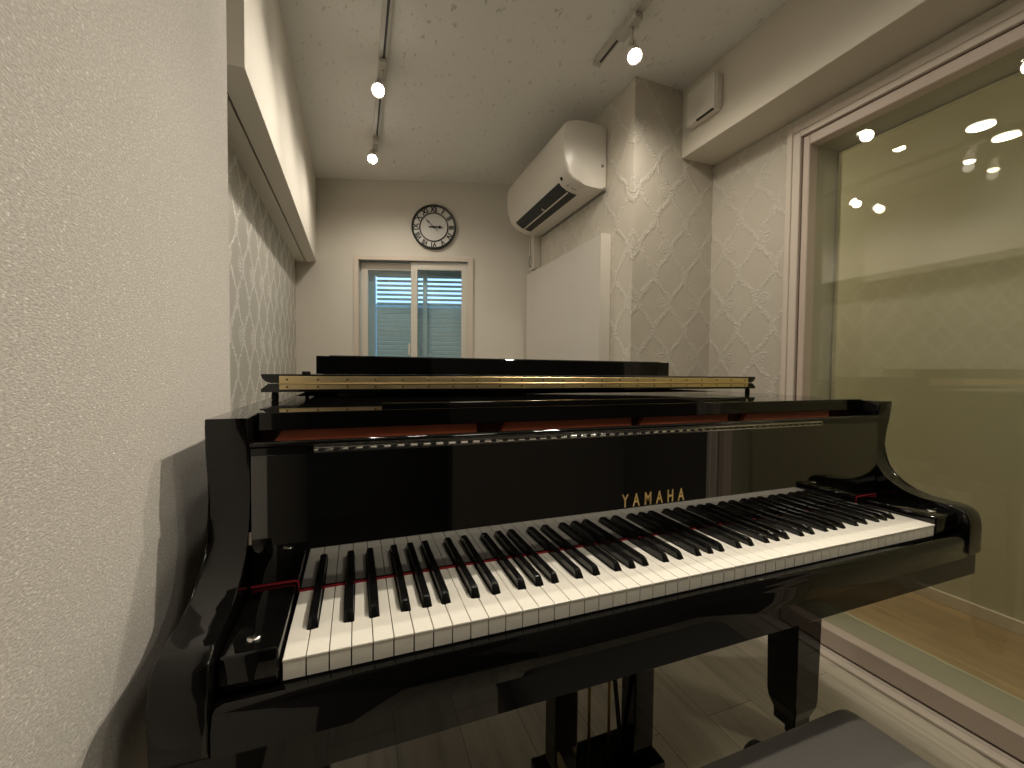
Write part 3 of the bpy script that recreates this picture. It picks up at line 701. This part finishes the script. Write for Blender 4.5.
# lid: lower leaf over the strings, front leaf folded back onto it
LX0, LX1 = -0.111, 1.311
def lid_outline():
    o = outline(0.50, 0.0); return [(min(x, LX1), y) for x, y in o]
bm = bm_new(); lo = lid_outline(); cx = sum(p[0] for p in lo)/len(lo); cy = sum(p[1] for p in lo)/len(lo)
def inset(o, d): return [(x + (d if x < cx else -d)*(1 if abs(x-cx) > 0.3 else 0.4), y) for x, y in o]
L0 = [bm.verts.new((*p, 0.999)) for p in lo]; L1 = [bm.verts.new((*p, 1.006)) for p in lo]; L2 = [bm.verts.new((*p, 1.0172)) for p in inset(lo, 0.014)]
bm.faces.new(L0); bm.faces.new(list(reversed(L2)))
for A_, B_ in ((L0, L1), (L1, L2)):
    for i in range(len(lo)): bm.faces.new((A_[i], A_[(i+1) % len(lo)], B_[(i+1) % len(lo)], B_[i]))
ppart('lid', bm, M_BLACK)
bm = bm_new()
add_prism(bm, [(LX0+0.018, 1.0186), (LX0+0.009, 1.0215), (LX0+0.003, 1.027), (LX0, 1.0345), (LX0, 1.0375), (LX1, 1.0375), (LX1, 1.0345), (LX1-0.003, 1.027), (LX1-0.009, 1.0215), (LX1-0.018, 1.0186)], 0.500, 0.845, 'Y', 0.001, 1)
fl = ppart('folded_lid_leaf', bm, M_BLACK, 'front lid leaf folded back on top of the lid')
for z0, z1 in ((1.0190, 1.0335), (1.0045, 1.0160)):
    bm = bm_new(); add_box(bm, -0.077, 1.277, 0.4982, 0.4998, z0, z1, 0.0005, 1)
    zc = (z0+z1)/2
    for k in range(23):
        xs = -0.062 + k*0.0602
        add_lathe(bm, [(0.0026, 0), (0.0022, 0.0012), (0.0005, 0.0012)], 10, Matrix.Translation((xs, 0.4983, zc)) @ Matrix.Rotation(math.radians(90), 4, 'X'), mi=1)
    ppart('lid_hinge_plate', bm, [M_BRASS, M_SCREW], 'polished brass hinge plate')
bm = bm_new(); add_tube(bm, [(-0.077, 0.4975, 1.0175), (1.277, 0.4975, 1.0175)], 0.0018, 8); ppart('lid_hinge_pin', bm, M_BRASS, 'brass hinge pin')
for (x, y, z0, z1) in ((-0.088, 0.52, 0.981, 0.999), (1.30, 0.52, 0.981, 0.999), (-0.088, 1.15, 0.981, 0.999), (0.42, 1.452, 0.981, 0.999)):
    bm = bm_new(); add_lathe(bm, [(0.006, z0), (0.0075, z0+0.004), (0.0065, z1), (0.001, z1)], 16, Matrix.Translation((x, y, 0))); ppart('lid_bumper', bm, M_RUBBER)
bm = bm_new(); add_lathe(bm, [(0.009, 1.0375), (0.009, 1.0425), (0.007, 1.044), (0.001, 1.044)], 16, Matrix.Translation((-0.028, 0.53, 0))); ppart('lid_bumper', bm, M_RUBBER)
# legs
def leg_bm(x, y, ztop=0.609):
    bm = bm_new(); rings = []
    for z, h in ((ztop, 0.048), (ztop-0.03, 0.048), (0.13, 0.043), (0.11, 0.0425), (0.080, 0.033), (0.070, 0.032), (0.052, 0.032)):
        rings.append([bm.verts.new((x+a*h, y+b*h, z)) for a, b in ((-1, -1), (1, -1), (1, 1), (-1, 1))])
    for a, b in zip(rings, rings[1:]):
        for k in range(4): bm.faces.new((a[k], a[(k+1) % 4], b[(k+1) % 4], b[k]))
    bm.faces.new(rings[0]); bm.faces.new(list(reversed(rings[-1])))
    vert_edges = [e for e in bm.edges if abs(e.verts[0].co.z-e.verts[1].co.z) > 1e-4]
    bmesh.ops.bevel(bm, geom=vert_edges, offset=0.004, segments=2, affect='EDGES')
    return bm
for (x, y, zt) in ((1.248, 0.305, 0.608), (-0.012, 0.305, 0.608), (0.42, 1.36, 0.659)):
    lg = ppart('leg', leg_bm(x, y, zt), M_BLACK)
    bm = bm_new(); add_box(bm, x-0.012, x+0.012, y-0.012, y+0.012, 0.035, 0.053, 0.003, 2)
    add_lathe(bm, [(0.018, -0.010), (0.025, -0.008), (0.025, 0.008), (0.018, 0.010)], 24, Matrix.Translation((x, y-0.012, 0.025)) @ Matrix.Rotation(math.radians(90), 4, 'Y'))
    obj('caster', bm, M_RUBBER, lg)
# pedal lyre
bm = bm_new(); add_box(bm, 0.47, 0.76, 0.26, 0.40, 0.59, 0.6085, 0.003, 2); ly = ppart('pedal_lyre', bm, M_BLACK)
for x in (0.512, 0.720):
    bm = bm_new(); add_box(bm, x-0.028, x+0.028, 0.290, 0.345, 0.126, 0.5895, 0.004, 2); obj('lyre_post', bm, M_BLACK, ly)
bm = bm_new(); add_box(bm, 0.465, 0.765, 0.265, 0.385, 0.045, 0.125, 0.005, 2); obj('pedal_box', bm, M_BLACK, ly)
for x in (0.583, 0.637):
    bm = bm_new(); add_tube(bm, [(x, 0.315, 0.1255), (x, 0.315, 0.5895)], 0.0035, 10); obj('pedal_rod', bm, M_SCREW, ly)['label'] = 'thin brass pedal rod'
bm = bm_new(); add_tube(bm, [(0.69, 0.34, 0.126), (0.645, 0.33, 0.45), (0.635, 0.36, 0.606)], 0.0055, 10); obj('lyre_brace', bm, M_RUBBER, ly)
for x in (0.555, 0.615, 0.675):
    bm = bm_new(); add_box(bm, x-0.012, x+0.012, 0.15, 0.267, 0.060, 0.068, 0.003, 2); obj('pedal', bm, M_BRASS, ly)['label'] = 'brass pedal'

# music desk lying on the folded lid
md = thing('music_desk', 'black music desk lying flat on the folded piano lid', 'music desk', (0.48, 0.66, 1.0375))
bm = bm_new(); add_box(bm, -0.006, 0.96, 0.505, 0.83, 1.0382, 1.0785, 0.0015, 2); obj('desk_panel', bm, M_BLACK, md)
bm = bm_new(); add_box(bm, 0.02, 0.94, 0.52, 0.56, 1.0785, 1.0805, 0.0008, 1); obj('desk_ledge', bm, M_BLACK, md)

# ------------------------------------------------------------------ bench
bx0, bx1, by0, by1, bt = 0.345, 0.900, -0.36, -0.030, 0.472
be = thing('piano_bench', 'black leatherette piano bench with padded seat in front of the keyboard', 'bench', ((bx0+bx1)/2, (by0+by1)/2, 0))
bm = bm_new(); nx, ny = 28, 18; grid = []
def seat_z(u, v):
    e = min(u, 1-u)*(bx1-bx0); f = min(v, 1-v)*(by1-by0)
    k = 1-math.exp(-e/0.012); k2 = 1-math.exp(-f/0.012)
    return bt - 0.022 + 0.022*(k*k2) + 0.006*math.sin(math.pi*u)*math.sin(math.pi*v) - 0.003
def warp(t): return 0.5-0.5*math.cos(math.pi*t)
for i in range(nx+1):
    row = []
    for j in range(ny+1):
        u, v = warp(i/nx), warp(j/ny); x, y = lerp(bx0, bx1, u), lerp(by0, by1, v)
        # rounded corners
        r = 0.022; ex = bx0+r if x < bx0+r else (bx1-r if x > bx1-r else x); ey = by0+r if y < by0+r else (by1-r if y > by1-r else y)
        dx, dy = x-ex, y-ey; dd = math.hypot(dx, dy)
        if dd > r: x, y = ex+dx/dd*r, ey+dy/dd*r
        row.append(bm.verts.new((x, y, seat_z(u, v))))
    grid.append(row)
for i in range(nx):
    for j in range(ny): bm.faces.new((grid[i][j], grid[i+1][j], grid[i+1][j+1], grid[i][j+1])).smooth = True
edge = [grid[i][0] for i in range(nx+1)] + [grid[nx][j] for j in range(1, ny+1)] + [grid[i][ny] for i in range(nx-1, -1, -1)] + [grid[0][j] for j in range(ny-1, 0, -1)]
low = [bm.verts.new((v.co.x, v.co.y, bt-0.07)) for v in edge]; ne = len(edge)
for i in range(ne): bm.faces.new((edge[i], edge[(i+1) % ne], low[(i+1) % ne], low[i])).smooth = True
bm.faces.new(list(reversed(low)))
obj('seat_cushion', bm, M_LEATHER, be)
bm = bm_new(); add_box(bm, bx0+0.012, bx1-0.012, by0+0.012, by1-0.012, bt-0.13, bt-0.0702, 0.003, 2); obj('seat_frame', bm, M_BLACKC, be)
for x in (bx0+0.035, bx1-0.035):
    for y in (by0+0.035, by1-0.035):
        bm = bm_new(); rr = []
        for z, h in ((bt-0.1302, 0.022), (0.0, 0.015)): rr.append([bm.verts.new((x+a*h, y+b*h, z)) for a, b in ((-1, -1), (1, -1), (1, 1), (-1, 1))])
        for k in range(4): bm.faces.new((rr[0][k], rr[0][(k+1) % 4], rr[1][(k+1) % 4], rr[1][k]))
        bm.faces.new(rr[0]); bm.faces.new(list(reversed(rr[1]))); obj('leg', bm, M_BLACKC, be)
bm = bm_new()
add_tube(bm, [(0.735, by1-0.012, bt-0.10), (0.735, by1+0.03, bt-0.10)], 0.008, 12)
add_lathe(bm, [(0.012, 0.0), (0.026, 0.004), (0.028, 0.012), (0.024, 0.022), (0.001, 0.024)], 24, Matrix.Translation((0.735, by1+0.028, bt-0.10)) @ Matrix.Rotation(math.radians(-90), 4, 'X'))
obj('adjusting_knob', bm, M_RUBBER, be)
